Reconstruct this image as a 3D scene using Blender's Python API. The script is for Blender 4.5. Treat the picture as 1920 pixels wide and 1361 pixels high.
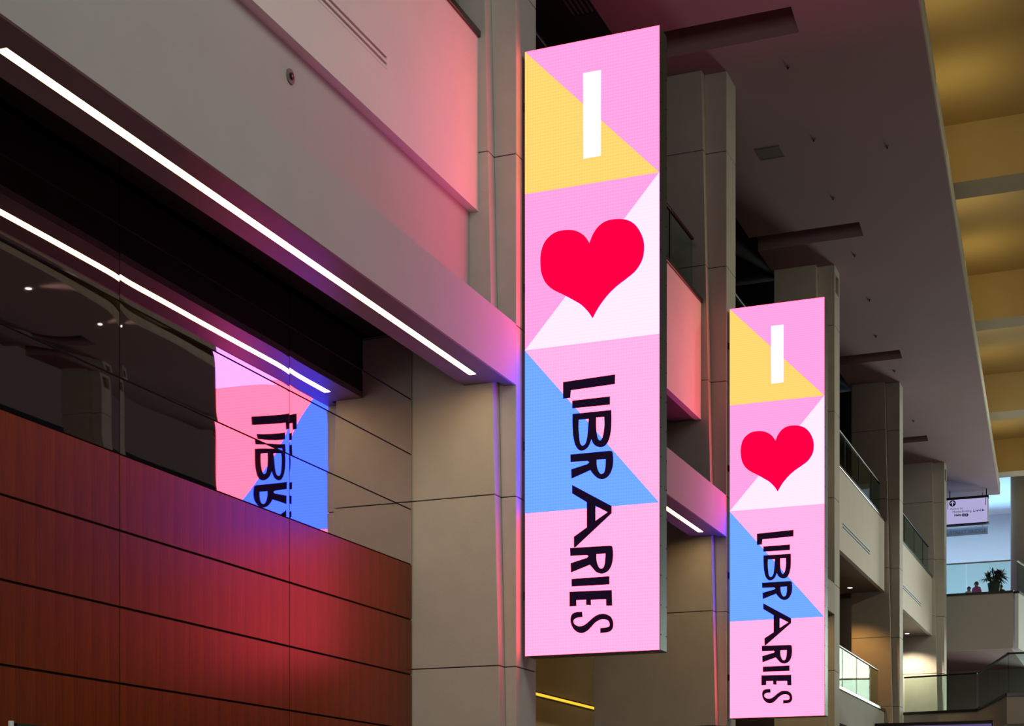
import bpy, bmesh, math, random
from mathutils import Vector, Matrix
random.seed(4)
SC = bpy.context.scene
for o in list(bpy.data.objects): bpy.data.objects.remove(o)
COL = SC.collection

# ------------------------------------------------------------------ camera
FPX, VPX, HORY, EYE = 3009.0, 2174.0, 1591.0, 1.6
ANG = math.atan((VPX - 960) / FPX)
cam = bpy.data.cameras.new('camera'); cam_o = bpy.data.objects.new('camera', cam); COL.objects.link(cam_o)
cam.sensor_width = 36; cam.sensor_fit = 'HORIZONTAL'; cam.lens = FPX / 1920 * 36
cam.shift_y = (HORY - 680.5) / 1920
cam.clip_start = 0.1; cam.clip_end = 400
cam_o.location = (0, 0, EYE); cam_o.rotation_euler = (math.pi / 2, 0, ANG)
SC.camera = cam_o
SC.view_settings.view_transform = 'Standard'; SC.view_settings.look = 'None'
SC.view_settings.gamma = 1; SC.view_settings.use_curve_mapping = False
SC.view_settings.exposure = 0.0

# ------------------------------------------------------------------ world and large lights
w = bpy.data.worlds.new('world'); SC.world = w; w.use_nodes = True
bg = w.node_tree.nodes['Background']
bg.inputs[0].default_value = (1.0, 0.74, 0.72, 1); bg.inputs[1].default_value = 0.03

def area(name, loc, aim, sx, sy, color, power, spread=180):
    l = bpy.data.lights.new(name, 'AREA'); l.shape = 'RECTANGLE'; l.size = sx; l.size_y = sy
    l.color = color; l.energy = power; l.spread = math.radians(spread)
    o = bpy.data.objects.new(name, l); COL.objects.link(o); o.location = loc
    o.rotation_euler = (Vector(aim) - Vector(loc)).to_track_quat('-Z', 'Y').to_euler()
    return o
# added unseen fill lamps: above the open hall, at its far end, behind the camera
area('atrium_fill', (2.2, 12, 17.3), (-6, 13, 9), 5, 13, (0.84, 1.0, 0.97), 640, 130)
area('atrium_fill', (2.2, 58, 17.3), (-6, 57, 9), 5, 18, (0.95, 1.0, 0.86), 950, 140)
area('far_fill', (1.5, 90, 7), (-8, 62, 4), 8, 13, (0.92, 1.0, 0.86), 2600, 100)
area('lobby_fill', (-2, -8, 7), (-8.5, 20, 7), 8, 8, (1.0, 0.91, 0.84), 460, 120)
# street bridge daylight from above, and an added blue fill for the low ceiling
area('bridge_skylight', (-9, 84, 19.6), (-9, 84, 12), 20, 10, (0.84, 0.95, 1.0), 720)
area('bridge_fill', (-9, 90, 14.5), (-8, 60, 17.5), 16, 3, (0.26, 0.60, 1.0), 2600)

# ------------------------------------------------------------------ materials
def srgb(r, g, b):
    f = lambda c: (c / 255 / 12.92) if c / 255 <= 0.04045 else ((c / 255 + 0.055) / 1.055) ** 2.4
    return (f(r), f(g), f(b))

def new_mat(name):
    m = bpy.data.materials.new(name); m.use_nodes = True
    nt = m.node_tree; return m, nt, nt.nodes['Principled BSDF']

def pbr(name, color, rough=0.7, metal=0.0, noise=0.06, nscale=3.0, bump=0.0, bscale=60.0, spec=0.4):
    m, nt, p = new_mat(name)
    p.inputs['Roughness'].default_value = rough; p.inputs['Metallic'].default_value = metal
    p.inputs['Specular IOR Level'].default_value = spec
    geo = nt.nodes.new('ShaderNodeNewGeometry')
    n = nt.nodes.new('ShaderNodeTexNoise'); n.inputs['Scale'].default_value = nscale; n.inputs['Detail'].default_value = 5
    nt.links.new(geo.outputs['Position'], n.inputs['Vector'])
    mp = nt.nodes.new('ShaderNodeMapRange'); mp.inputs['To Min'].default_value = 1 - noise * 2; mp.inputs['To Max'].default_value = 1 + noise * 2
    mp.inputs['From Min'].default_value = 0.2; mp.inputs['From Max'].default_value = 0.8
    nt.links.new(n.outputs['Fac'], mp.inputs['Value'])
    v = nt.nodes.new('ShaderNodeVectorMath'); v.operation = 'SCALE'; v.inputs[0].default_value = color
    nt.links.new(mp.outputs[0], v.inputs['Scale']); nt.links.new(v.outputs[0], p.inputs['Base Color'])
    if bump:
        n2 = nt.nodes.new('ShaderNodeTexNoise'); n2.inputs['Scale'].default_value = bscale; n2.inputs['Detail'].default_value = 3
        nt.links.new(geo.outputs['Position'], n2.inputs['Vector'])
        b = nt.nodes.new('ShaderNodeBump'); b.inputs['Strength'].default_value = bump; b.inputs['Distance'].default_value = 0.01
        nt.links.new(n2.outputs['Fac'], b.inputs['Height']); nt.links.new(b.outputs[0], p.inputs['Normal'])
    return m

def emit(name, color, strength=1.0, led=0.0):
    m, nt, p = new_mat(name); nt.nodes.remove(p)
    e = nt.nodes.new('ShaderNodeEmission'); e.inputs[1].default_value = strength
    nt.links.new(e.outputs[0], nt.nodes['Material Output'].inputs[0])
    if led:
        geo = nt.nodes.new('ShaderNodeNewGeometry'); sp = nt.nodes.new('ShaderNodeSeparateXYZ')
        nt.links.new(geo.outputs['Position'], sp.inputs[0])
        def wave(ax, pitch, amp):
            a = nt.nodes.new('ShaderNodeMath'); a.operation = 'MULTIPLY'; a.inputs[1].default_value = 2 * math.pi / pitch
            nt.links.new(sp.outputs[ax], a.inputs[0])
            s = nt.nodes.new('ShaderNodeMath'); s.operation = 'SINE'; nt.links.new(a.outputs[0], s.inputs[0])
            q = nt.nodes.new('ShaderNodeMath'); q.operation = 'MULTIPLY_ADD'; q.inputs[1].default_value = amp; q.inputs[2].default_value = 1
            nt.links.new(s.outputs[0], q.inputs[0]); return q
        q1, q2 = wave(2, 0.042, led), wave(0, 0.036, led * 0.5)
        mm = nt.nodes.new('ShaderNodeMath'); mm.operation = 'MULTIPLY'
        nt.links.new(q1.outputs[0], mm.inputs[0]); nt.links.new(q2.outputs[0], mm.inputs[1])
        v = nt.nodes.new('ShaderNodeVectorMath'); v.operation = 'SCALE'; v.inputs[0].default_value = color
        nt.links.new(mm.outputs[0], v.inputs['Scale']); nt.links.new(v.outputs[0], e.inputs[0])
    else:
        e.inputs[0].default_value = (*color, 1)
    return m

M = {}
M['stone'] = pbr('limestone_cladding', (0.50, 0.455, 0.39), 0.75, noise=0.03, bump=0.15)
M['joint'] = pbr('dark_joint', (0.04, 0.034, 0.03), 0.9)
M['plaster'] = pbr('beige_plaster', (0.44, 0.40, 0.35), 0.8, noise=0.02, nscale=1.2, bump=0.1)  # weaker light on fascia and wall put into a darker tone
M['plaster_lit'] = pbr('lit_plaster', (0.72, 0.65, 0.56), 0.8, noise=0.02, nscale=1.2, bump=0.1)  # same plaster, the parapets' stronger light put into its colour
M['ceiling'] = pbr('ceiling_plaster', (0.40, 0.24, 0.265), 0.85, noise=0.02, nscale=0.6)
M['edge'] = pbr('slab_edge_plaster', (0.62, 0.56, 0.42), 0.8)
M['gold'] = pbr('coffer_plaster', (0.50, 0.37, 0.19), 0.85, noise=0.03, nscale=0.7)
M['soffit'] = pbr('shaded_soffit_plaster', (0.17, 0.14, 0.135), 0.45, noise=0.03)  # soffit shade put into a darker copy of the plaster
M['dark'] = pbr('dark_gallery', (0.022, 0.018, 0.019), 0.8)  # near-black tone for gallery surfaces and beam cores
M['black'] = pbr('black_metal', (0.012, 0.011, 0.012), 0.45, metal=0.3)
M['coping'] = pbr('black_stone_coping', (0.02, 0.017, 0.018), 0.25, spec=0.6)
M['steel'] = pbr('brushed_steel', (0.33, 0.34, 0.33), 0.3, metal=1.0)
M['housing'] = pbr('display_housing', (0.13, 0.14, 0.135), 0.42, metal=0.85, noise=0.05)
M['white'] = pbr('white_plaster', (0.78, 0.80, 0.80), 0.8, noise=0.01)
M['floor'] = pbr('floor_carpet', (0.16, 0.12, 0.12), 0.9, noise=0.1)
M['trimmetal'] = pbr('pale_trim_metal', (0.7, 0.64, 0.52), 0.35, metal=0.8)
M['leaf'] = pbr('leaf_green', (0.007, 0.016, 0.005), 0.6, noise=0.2)
M['pot'] = pbr('pot_black', (0.01, 0.01, 0.01), 0.5)
M['skin'] = pbr('skin', (0.55, 0.33, 0.24), 0.6)
M['hair'] = pbr('hair_brown', (0.05, 0.035, 0.02), 0.7)
M['pinkcloth'] = pbr('pink_cloth', (0.80, 0.08, 0.42), 0.8)
M['whitecloth'] = pbr('white_cloth', (0.75, 0.75, 0.8), 0.8)
M['darkcloth'] = pbr('dark_cloth', (0.04, 0.04, 0.06), 0.8)

def wood():
    m, nt, p = new_mat('cherry_veneer')
    geo = nt.nodes.new('ShaderNodeNewGeometry')
    def nz(sc, scale, detail):
        mp = nt.nodes.new('ShaderNodeMapping'); mp.inputs['Scale'].default_value = sc
        nt.links.new(geo.outputs['Position'], mp.inputs[0])
        n = nt.nodes.new('ShaderNodeTexNoise'); n.inputs['Scale'].default_value = scale; n.inputs['Detail'].default_value = detail
        nt.links.new(mp.outputs[0], n.inputs['Vector']); return n
    fine = nz((1, 1, 0.03), 60, 4)
    # veneer leaves: a step of tone every 0.27 m along the wall
    sp = nt.nodes.new('ShaderNodeSeparateXYZ'); nt.links.new(geo.outputs['Position'], sp.inputs[0])
    k = nt.nodes.new('ShaderNodeMath'); k.operation = 'MULTIPLY'; k.inputs[1].default_value = 3.7
    nt.links.new(sp.outputs[1], k.inputs[0])
    fr = nt.nodes.new('ShaderNodeMath'); fr.operation = 'FRACT'; nt.links.new(k.outputs[0], fr.inputs[0])
    add = nt.nodes.new('ShaderNodeMath'); add.operation = 'MULTIPLY_ADD'; add.inputs[1].default_value = 0.22
    nt.links.new(fr.outputs[0], add.inputs[0]); nt.links.new(fine.outputs['Fac'], add.inputs[2])
    r = nt.nodes.new('ShaderNodeValToRGB')
    r.color_ramp.elements[0].position = 0.15; r.color_ramp.elements[0].color = (0.060, 0.014, 0.001, 1)
    r.color_ramp.elements[1].position = 1.0; r.color_ramp.elements[1].color = (0.21, 0.046, 0.003, 1)
    nt.links.new(add.outputs[0], r.inputs[0]); nt.links.new(r.outputs[0], p.inputs['Base Color'])
    p.inputs['Roughness'].default_value = 0.31
    p.inputs['Specular IOR Level'].default_value = 0.45
    p.inputs['Specular Tint'].default_value = (1.0, 0.06, 0.40, 1)
    return m
M['wood'] = wood()

def mirror():
    m, nt, p = new_mat('dark_mirror_glass')
    p.inputs['Metallic'].default_value = 1; p.inputs['Roughness'].default_value = 0.015
    p.inputs['Base Color'].default_value = (0.64, 0.56, 0.58, 1)
    geo = nt.nodes.new('ShaderNodeNewGeometry')
    n = nt.nodes.new('ShaderNodeTexNoise'); n.inputs['Scale'].default_value = 0.7; n.inputs['Detail'].default_value = 0.0
    nt.links.new(geo.outputs['Position'], n.inputs['Vector'])
    b = nt.nodes.new('ShaderNodeBump'); b.inputs['Strength'].default_value = 0.25; b.inputs['Distance'].default_value = 0.012
    nt.links.new(n.outputs['Fac'], b.inputs['Height']); nt.links.new(b.outputs[0], p.inputs['Normal'])
    return m
M['mirror'] = mirror()

def glass(name, tint, fac):
    m, nt, p = new_mat(name); nt.nodes.remove(p)
    t = nt.nodes.new('ShaderNodeBsdfTransparent'); t.inputs[0].default_value = (*tint, 1)
    g = nt.nodes.new('ShaderNodeBsdfGlossy'); g.inputs['Roughness'].default_value = 0.02
    x = nt.nodes.new('ShaderNodeMixShader'); x.inputs[0].default_value = fac
    nt.links.new(t.outputs[0], x.inputs[1]); nt.links.new(g.outputs[0], x.inputs[2])
    nt.links.new(x.outputs[0], nt.nodes['Material Output'].inputs[0]); return m
M['glass'] = glass('balustrade_glass', (0.80, 0.90, 0.86), 0.03)

LED = 0.05
M['led_pink'] = emit('led_pink', (6.2, 0.47, 0.84), 1.0, LED)
M['led_lilac'] = emit('led_lilac', (6.0, 0.38, 0.80), 1.0, LED)
M['led_yellow'] = emit('led_yellow', (3.0, 0.70, 0.17), 1.0, LED)
M['led_white'] = emit('led_pale', (3.2, 0.86, 5.0), 1.0, LED * 0.5)
M['led_full'] = emit('led_full_white', (7.0, 1.2, 7.0), 1.0)
M['led_blue'] = emit('led_blue', (0.17, 0.42, 9.0), 1.0, LED)
M['led_red'] = emit('led_red', (3.0, 0.0, 0.06), 1.0, LED)
M['led_black'] = emit('led_black', (0.010, 0.004, 0.016), 1.0)
M['strip'] = emit('warm_strip', (1.0, 0.68, 0.28), 23.0)
M['goldline'] = emit('gold_strip', (1.0, 0.60, 0.04), 1.15)
M['bulb'] = emit('downlight_lens', (1.0, 0.9, 0.75), 3.0)
M['signface'] = emit('sign_face', srgb(178, 172, 218), 0.95)
M['signink'] = pbr('sign_ink', (0.03, 0.02, 0.10), 0.6)
M['signgrey'] = pbr('sign_grey_ink', (0.22, 0.2, 0.34), 0.6)
M['signblue'] = pbr('sign_blue_plate', (0.55, 0.68, 0.95), 0.5)
M['signblue_ink'] = pbr('sign_blue_ink', (0.2, 0.28, 0.45), 0.5)
M['display'] = emit('display_purple', srgb(90, 75, 120), 1.0)

# ------------------------------------------------------------------ mesh helpers
WL = {}
def wloc(o): return WL.get(o.name, Vector((0, 0, 0)))

class MB:
    def __init__(s): s.v = []; s.f = []
    def box(s, x0, x1, y0, y1, z0, z1):
        return s.hexa([(x0, y0, z0), (x1, y0, z0), (x1, y1, z0), (x0, y1, z0), (x0, y0, z1), (x1, y0, z1), (x1, y1, z1), (x0, y1, z1)])
    def hexa(s, p):
        n = len(s.v); s.v += [tuple(q) for q in p]
        s.f += [tuple(n + i for i in f) for f in ((0, 3, 2, 1), (4, 5, 6, 7), (0, 1, 5, 4), (1, 2, 6, 5), (2, 3, 7, 6), (3, 0, 4, 7))]
        return s
    def prism(s, poly, z0, z1):
        """poly: xy points counter-clockwise"""
        n = len(s.v); k = len(poly)
        s.v += [(x, y, z0) for x, y in poly] + [(x, y, z1) for x, y in poly]
        s.f.append(tuple(n + i for i in reversed(range(k)))); s.f.append(tuple(n + k + i for i in range(k)))
        for i in range(k):
            j = (i + 1) % k; s.f.append((n + i, n + j, n + k + j, n + k + i))
        return s
    def tube(s, a, b, r, seg=10, r2=None):
        a, b = Vector(a), Vector(b); r2 = r if r2 is None else r2
        d = (b - a).normalized(); u = d.orthogonal().normalized(); v = d.cross(u); n = len(s.v)
        for p, rr in ((a, r), (b, r2)):
            for i in range(seg):
                t = 2 * math.pi * i / seg; s.v.append(tuple(p + u * math.cos(t) * rr + v * math.sin(t) * rr))
        for i in range(seg):
            j = (i + 1) % seg; s.f.append((n + i, n + j, n + seg + j, n + seg + i))
        s.f.append(tuple(n + i for i in reversed(range(seg)))); s.f.append(tuple(n + seg + i for i in range(seg)))
        return s
    def build(s, name, mat, parent=None, bevel=0.0, smooth=False):
        vs = [Vector(p) for p in s.v]
        lo = Vector([min(p[i] for p in vs) for i in range(3)]); hi = Vector([max(p[i] for p in vs) for i in range(3)])
        c = (lo + hi) / 2
        me = bpy.data.meshes.new(name); me.from_pydata([tuple(p - c) for p in vs], [], s.f); me.materials.append(mat)
        if bevel:
            bm = bmesh.new(); bm.from_mesh(me)
            bmesh.ops.bevel(bm, geom=bm.edges[:], offset=bevel, segments=1, affect='EDGES', clamp_overlap=True)
            bm.to_mesh(me); bm.free()
        if smooth:
            for p in me.polygons: p.use_smooth = True
        return link(name, me, c, parent)

def link(name, me, c, parent=None):
    o = bpy.data.objects.new(name, me); COL.objects.link(o); WL[o.name] = Vector(c)
    if parent:
        o.parent = parent; o.location = Vector(c) - wloc(parent)
    else: o.location = c
    return o

def tag(o, label=None, cat=None, group=None, kind=None):
    if label: o['label'] = label
    if cat: o['category'] = cat
    if group: o['group'] = group
    if kind: o['kind'] = kind
    return o
def thing(name, loc, label, cat, group=None, kind=None):
    o = bpy.data.objects.new(name, None); COL.objects.link(o); o.location = loc; WL[o.name] = Vector(loc)
    o.empty_display_size = 0.3
    return tag(o, label, cat, group, kind)
def box(name, mat, x0, x1, y0, y1, z0, z1, parent=None, bevel=0.0):
    return MB().box(x0, x1, y0, y1, z0, z1).build(name, mat, parent, bevel)
def copy_tree(o, parent=None, loc=None):
    c = o.copy(); COL.objects.link(c); WL[c.name] = wloc(o).copy()
    if parent is not None: c.parent = parent
    for ch in list(o.children): copy_tree(ch, c)
    return c

def smooth_path(pts, n=6):
    """Catmull-Rom through the points; a third element marks a corner"""
    out = []; N = len(pts)
    for i in range(N):
        p1, p2 = pts[i], pts[(i + 1) % N]; p0, p3 = pts[i - 1], pts[(i + 2) % N]
        c1, c2 = len(p1) > 2, len(p2) > 2
        if c1 and c2: out.append((p1[0], p1[1])); continue
        a, b = Vector(p1[:2]), Vector(p2[:2])
        t1 = (b - a) if c1 else (b - Vector(p0[:2])) / 2
        t2 = (b - a) if c2 else (Vector(p3[:2]) - a) / 2
        L = (b - a).length
        if t1.length > 1.3 * L: t1 = t1.normalized() * 1.3 * L
        if t2.length > 1.3 * L: t2 = t2.normalized() * 1.3 * L
        for k in range(n):
            t = k / n; h = (2*t**3 - 3*t*t + 1, t**3 - 2*t*t + t, -2*t**3 + 3*t*t, t**3 - t*t)
            q = a * h[0] + t1 * h[1] + b * h[2] + t2 * h[3]; out.append((q.x, q.y))
    return out

def flat_shape(name, loops, y, mat, parent, thick=0.0):
    """filled outline (with holes) standing in the plane Y = y; loops of (x, z) world points"""
    cu = bpy.data.curves.new(name, 'CURVE'); cu.dimensions = '2D'; cu.fill_mode = 'BOTH'; cu.extrude = thick
    xs = [p[0] for p in loops[0]]; zs = [p[1] for p in loops[0]]
    cx, cz = (min(xs) + max(xs)) / 2, (min(zs) + max(zs)) / 2
    for lp in loops:
        sp = cu.splines.new('POLY'); sp.points.add(len(lp) - 1); sp.use_cyclic_u = True
        for k, (x, z) in enumerate(lp): sp.points[k].co = (x - cx, z - cz, 0, 1)
    tmp = bpy.data.objects.new('tmp', cu); me = bpy.data.meshes.new_from_object(tmp)
    bpy.data.objects.remove(tmp); bpy.data.curves.remove(cu)
    me.transform(Matrix.Rotation(math.pi / 2, 4, 'X')); me.name = name
    me.materials.clear(); me.materials.append(mat)
    return link(name, me, (cx, y, cz), parent)

def text_shape(name, txt, size, x, y, z, mat, parent, bold=0.0, shear=0.0, width=None):
    cu = bpy.data.curves.new(name, 'FONT'); cu.body = txt; cu.size = size; cu.offset = bold; cu.shear = shear; cu.extrude = 0.002
    tmp = bpy.data.objects.new('tmp', cu); me = bpy.data.meshes.new_from_object(tmp)
    bpy.data.objects.remove(tmp); bpy.data.curves.remove(cu)
    if width:
        w0 = max(v.co.x for v in me.vertices); me.transform(Matrix.Scale(width / w0, 4, (1, 0, 0)))
    me.transform(Matrix.Rotation(math.pi / 2, 4, 'X')); me.materials.clear(); me.materials.append(mat)
    return link(name, me, (x, y, z), parent)

def banner_px(u, v, Y):
    c, s = math.cos(ANG), math.sin(ANG); r = (u - 960) / FPX
    X = Y * (r * c - s) / (c + r * s); d = -X * s + Y * c
    return (X, EYE + (HORY - v) * d / FPX)

# ------------------------------------------------------------------ key dimensions (metres)
PY = [19.6, 30.66, 41.9, 53.2, 64.9]      # near edge of each pier
XF = -7.848                               # pier face towards the atrium
XW = -9.251                               # panelled wall
XPAR, XUP = -8.298, -8.42                 # parapet face, wall above the beam
ZC = 16.8                                 # low ceiling
def edge_x(y): return -4.005 - (y - 29.38) * 0.0559
def opp(x): return 4.35 - x               # the far side of the atrium mirrors this one

# ------------------------------------------------------------------ setting
tag(box('floor', M['floor'], -24, 24, -22, 100, -0.3, 0), kind='structure')

# low ceiling slab with its transverse troughs
TR = [(18.2, 19.2), (28.75, 29.72), (39.25, 40.18), (49.77, 50.67), (60.44, 61.3)]
def slab(mir):
    mb = MB(); X0 = -9.47; y = -10.0
    def pr(poly, z0, z1):
        if mir: poly = [(opp(x), yy) for x, yy in reversed(poly)]
        mb.prism(poly, z0, z1)
    zt = ZC + 0.45
    for a, b in TR + [(71.7, 71.7)]:
        pr([(X0, y), (edge_x(y), y), (edge_x(a), a), (X0, a)], ZC, zt)
        if b > a:
            pr([(edge_x(a) - 2.2, a), (edge_x(a), a), (edge_x(b), b), (edge_x(b) - 2.2, b)], ZC, zt)
            # trough walls and lid
            pr([(X0, a - 0.05), (edge_x(a) - 2.2, a - 0.05), (edge_x(a) - 2.2, a), (X0, a)], zt, ZC + 1.1)
            pr([(X0, b), (edge_x(b) - 2.2, b), (edge_x(b) - 2.2, b + 0.05), (X0, b + 0.05)], zt, ZC + 1.1)
            pr([(edge_x(a) - 2.2, a - 0.05), (edge_x(a) - 2.15, a - 0.05), (edge_x(b) - 2.15, b + 0.05), (edge_x(b) - 2.2, b + 0.05)], zt, ZC + 1.1)
            pr([(X0, a - 0.05), (edge_x(a) - 2.15, a - 0.05), (edge_x(b) - 2.15, b + 0.05), (X0, b + 0.05)], ZC + 1.1, ZC + 1.15)
        y = b
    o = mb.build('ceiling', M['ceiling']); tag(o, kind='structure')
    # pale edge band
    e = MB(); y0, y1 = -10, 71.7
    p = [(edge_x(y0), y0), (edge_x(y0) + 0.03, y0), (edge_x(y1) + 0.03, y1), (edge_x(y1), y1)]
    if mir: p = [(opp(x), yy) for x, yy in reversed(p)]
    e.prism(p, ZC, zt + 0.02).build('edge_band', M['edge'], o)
    return o
ceil_o = slab(False); slab(True)
# gallery ceiling beyond, darker
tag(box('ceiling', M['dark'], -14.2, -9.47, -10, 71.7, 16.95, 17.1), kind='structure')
# high coffered ceiling and its beams
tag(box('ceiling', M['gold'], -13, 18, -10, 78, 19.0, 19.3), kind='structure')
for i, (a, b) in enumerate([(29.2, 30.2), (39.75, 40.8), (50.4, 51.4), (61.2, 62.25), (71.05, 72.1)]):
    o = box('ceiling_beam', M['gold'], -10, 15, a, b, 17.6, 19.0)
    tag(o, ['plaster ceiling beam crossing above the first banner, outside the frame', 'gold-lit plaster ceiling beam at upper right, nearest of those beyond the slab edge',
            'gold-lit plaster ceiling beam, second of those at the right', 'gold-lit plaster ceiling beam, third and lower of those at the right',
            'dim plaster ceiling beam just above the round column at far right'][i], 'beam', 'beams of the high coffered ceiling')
# back wall and cross walls of the galleries
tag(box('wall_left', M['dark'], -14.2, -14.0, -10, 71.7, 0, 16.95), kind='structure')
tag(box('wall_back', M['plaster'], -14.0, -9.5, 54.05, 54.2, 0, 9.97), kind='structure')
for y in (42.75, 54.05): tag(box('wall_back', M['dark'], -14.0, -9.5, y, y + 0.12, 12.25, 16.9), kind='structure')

# ---------- panelled wall of the first bay: cherry veneer below, dark mirror glass above
ROW = 0.7335; ZW = 5.385; SEAMS = [3.15, 6.39, 9.63, 12.87, 16.11, 19.36]
def pane(ya, yb, za, zb, parent, amp):
    """mirror glass pane, its face curling back a millimetre or two along the edges"""
    m = MB(); ny, nz_ = 40, 14
    def pos(i, n, a, b):   # cluster the grid towards the edges
        t = i / n; return a + (b - a) * (t - 0.10 * math.sin(2 * math.pi * t))
    for i in range(ny + 1):
        for j in range(nz_ + 1):
            y, z = pos(i, ny, ya, yb), pos(j, nz_, za, zb)
            d = math.exp(-(y - ya) / 0.09) + math.exp(-(yb - y) / 0.09) + 0.6 * math.exp(-(z - za) / 0.05) + 0.6 * math.exp(-(zb - z) / 0.05)
            m.v.append((XW - 0.001 * amp * d, y, z))
    for i in range(ny):
        for j in range(nz_):
            k = i * (nz_ + 1) + j; m.f.append((k, k + nz_ + 1, k + nz_ + 2, k + 1))
    rim = [i * (nz_ + 1) for i in range(ny + 1)] + [ny * (nz_ + 1) + j for j in range(1, nz_ + 1)] + [i * (nz_ + 1) + nz_ for i in range(ny - 1, -1, -1)] + [j for j in range(nz_ - 1, 0, -1)]
    n0 = len(m.v); m.v += [(XW - 0.03, m.v[i][1], m.v[i][2]) for i in rim]; L = len(rim)
    for i in range(L): m.f.append((rim[i], n0 + i, n0 + (i + 1) % L, rim[(i + 1) % L]))
    o = m.build('glass_panel', M['mirror'], parent)
    for p in o.data.polygons: p.use_smooth = p.index < ny * nz_
    me = o.data; bm = bmesh.new(); bm.from_mesh(me); bmesh.ops.recalc_face_normals(bm, faces=bm.faces[:])
    for e in bm.edges:
        if len(e.link_faces) == 2 and e.link_faces[0].smooth != e.link_faces[1].smooth: e.smooth = False
    bm.to_mesh(me); bm.free(); return o
wall = box('wall_panelled', M['joint'], XW - 0.25, XW - 0.03, 3.15, 19.38, 0, 8.6); tag(wall, kind='structure')
for a, b in zip(SEAMS[:-1], SEAMS[1:]):
    for r in range(7):
        z1 = ZW - r * ROW; z0 = z1 - ROW
        box('wood_panel', M['wood'], XW - 0.03, XW, a + 0.006, b - 0.006, z0 + 0.011, z1 - (0.011 if r else 0.006), wall, 0.002)
    for r in range(5):
        z0 = ZW + r * ROW; z1 = min(z0 + ROW, 8.6)
        if z1 - z0 < 0.1: continue
        pane(a + 0.005, b - 0.005, z0 + 0.009, z1 - 0.009, wall, 1.1 if r % 2 else 0.7)
# soffit closing the bay behind each beam
for a, b in ((3.15, PY[0] - 0.22), (PY[0] + 0.73, PY[1] - 0.22), (PY[1] + 0.73, PY[2] - 0.22)):
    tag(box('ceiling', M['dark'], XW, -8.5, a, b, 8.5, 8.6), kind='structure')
# wall between beam and parapet in the first bay
tag(box('wall_upper', M['plaster'], XUP - 0.2, XUP, 3.15, PY[0] - 0.21, 8.5, 9.97), kind='structure')
# gallery floors
for k, (a, b) in enumerate(((3.15, PY[0] - 0.22), (PY[0] + 0.72, PY[1] - 0.22), (PY[1] + 0.72, PY[2] - 0.22), (PY[2] + 0.72, PY[3] - 0.22), (PY[3] + 0.72, PY[4] - 0.22))):
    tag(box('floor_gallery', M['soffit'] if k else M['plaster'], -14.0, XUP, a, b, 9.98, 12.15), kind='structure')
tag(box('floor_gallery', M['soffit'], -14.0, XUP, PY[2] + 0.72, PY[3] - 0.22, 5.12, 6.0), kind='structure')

# ------------------------------------------------------------------ piers
JZ = [0.0, 1.75, 3.995, 6.237, 8.49, 10.745, 12.99, 15.24, ZC]
def step_x(z): return -8.207 + 0.0222 * (12.8 - z)
PL = ['limestone-clad pier beside the cherry panelling, left of the nearer banner', 'limestone-clad pier between the two hanging banners',
      'limestone-clad pier rising behind the farther banner, small slot near its top', 'limestone-clad pier with an orange pool of light, right of the farther banner',
      'limestone-clad pier with a cream pool of light, farthest and beside the hanging sign']
XL = [-9.9, -10.51, -9.39, -9.37, -9.5]
def make_pier(k):
    Y0 = PY[k]; xl = XL[k]; t = thing('pier', (XF, Y0, 0), PL[k], 'column', 'limestone piers along the gallery side')
    dep = 0.72; slot = k in (2, 4); g = 0.007
    mb = MB(); mb.box(xl + 0.02, -8.30, Y0 - 0.19, Y0 + dep - 0.02, 0, ZC)
    mb.box(-8.30, XF - 0.30 if slot else XF - 0.02, Y0 + 0.02, Y0 + dep - 0.02, 0, ZC); mb.build('core', M['joint'], t)
    for z0, z1 in zip(JZ[:-1], JZ[1:]):
        z0 += g if z0 else 0; z1 -= g if z1 < ZC else 0
        a0, a1 = step_x(z0), step_x(z1); y0, y1 = Y0 - 0.21, Y0 + dep
        MB().hexa([(xl, y0, z0), (a0, y0, z0), (a0, y1, z0), (xl, y1, z0), (xl, y0, z1), (a1, y0, z1), (a1, y1, z1), (xl, y1, z1)]).build('cladding_panel', M['stone'], t, 0.004)
        f = MB(); yA, yB = Y0, Y0 + dep
        if slot and z1 == ZC:
            s0, s1 = 16.13, 16.62
            f.hexa([(a0 + .002, yA, z0), (XF, yA, z0), (XF, yB, z0), (a0 + .002, yB, z0), (step_x(s0) + .002, yA, s0), (XF, yA, s0), (XF, yB, s0), (step_x(s0) + .002, yB, s0)])
            f.hexa([(step_x(s1) + .002, yA, s1), (XF, yA, s1), (XF, yB, s1), (step_x(s1) + .002, yB, s1), (a1 + .002, yA, z1), (XF, yA, z1), (XF, yB, z1), (a1 + .002, yB, z1)])
            f.box(step_x(s0), XF, yA, yA + 0.13, s0, s1); f.box(step_x(s0), XF, yB - 0.13, yB, s0, s1)
            f.box(step_x(s0), XF - 0.28, yA + 0.13, yB - 0.13, s0, s1)
            f.build('cladding_panel', M['stone'], t)
        else:
            f.hexa([(a0 + .002, yA, z0), (XF, yA, z0), (XF, yB, z0), (a0 + .002, yB, z0), (a1 + .002, yA, z1), (XF, yA, z1), (XF, yB, z1), (a1 + .002, yB, z1)])
            f.build('cladding_panel', M['stone'], t, 0.004)
    return t
piers = [make_pier(k) for k in range(5)]
for k in range(5):
    c = copy_tree(piers[k]); c.location.x = opp(XF); c.scale.x = -1
    tag(c, 'limestone-clad pier across the atrium, %s, seen only as a reflection in the mirror glass' % ['nearest', 'second', 'third', 'fourth', 'farthest'][k], 'column', 'limestone piers across the atrium')

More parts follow.
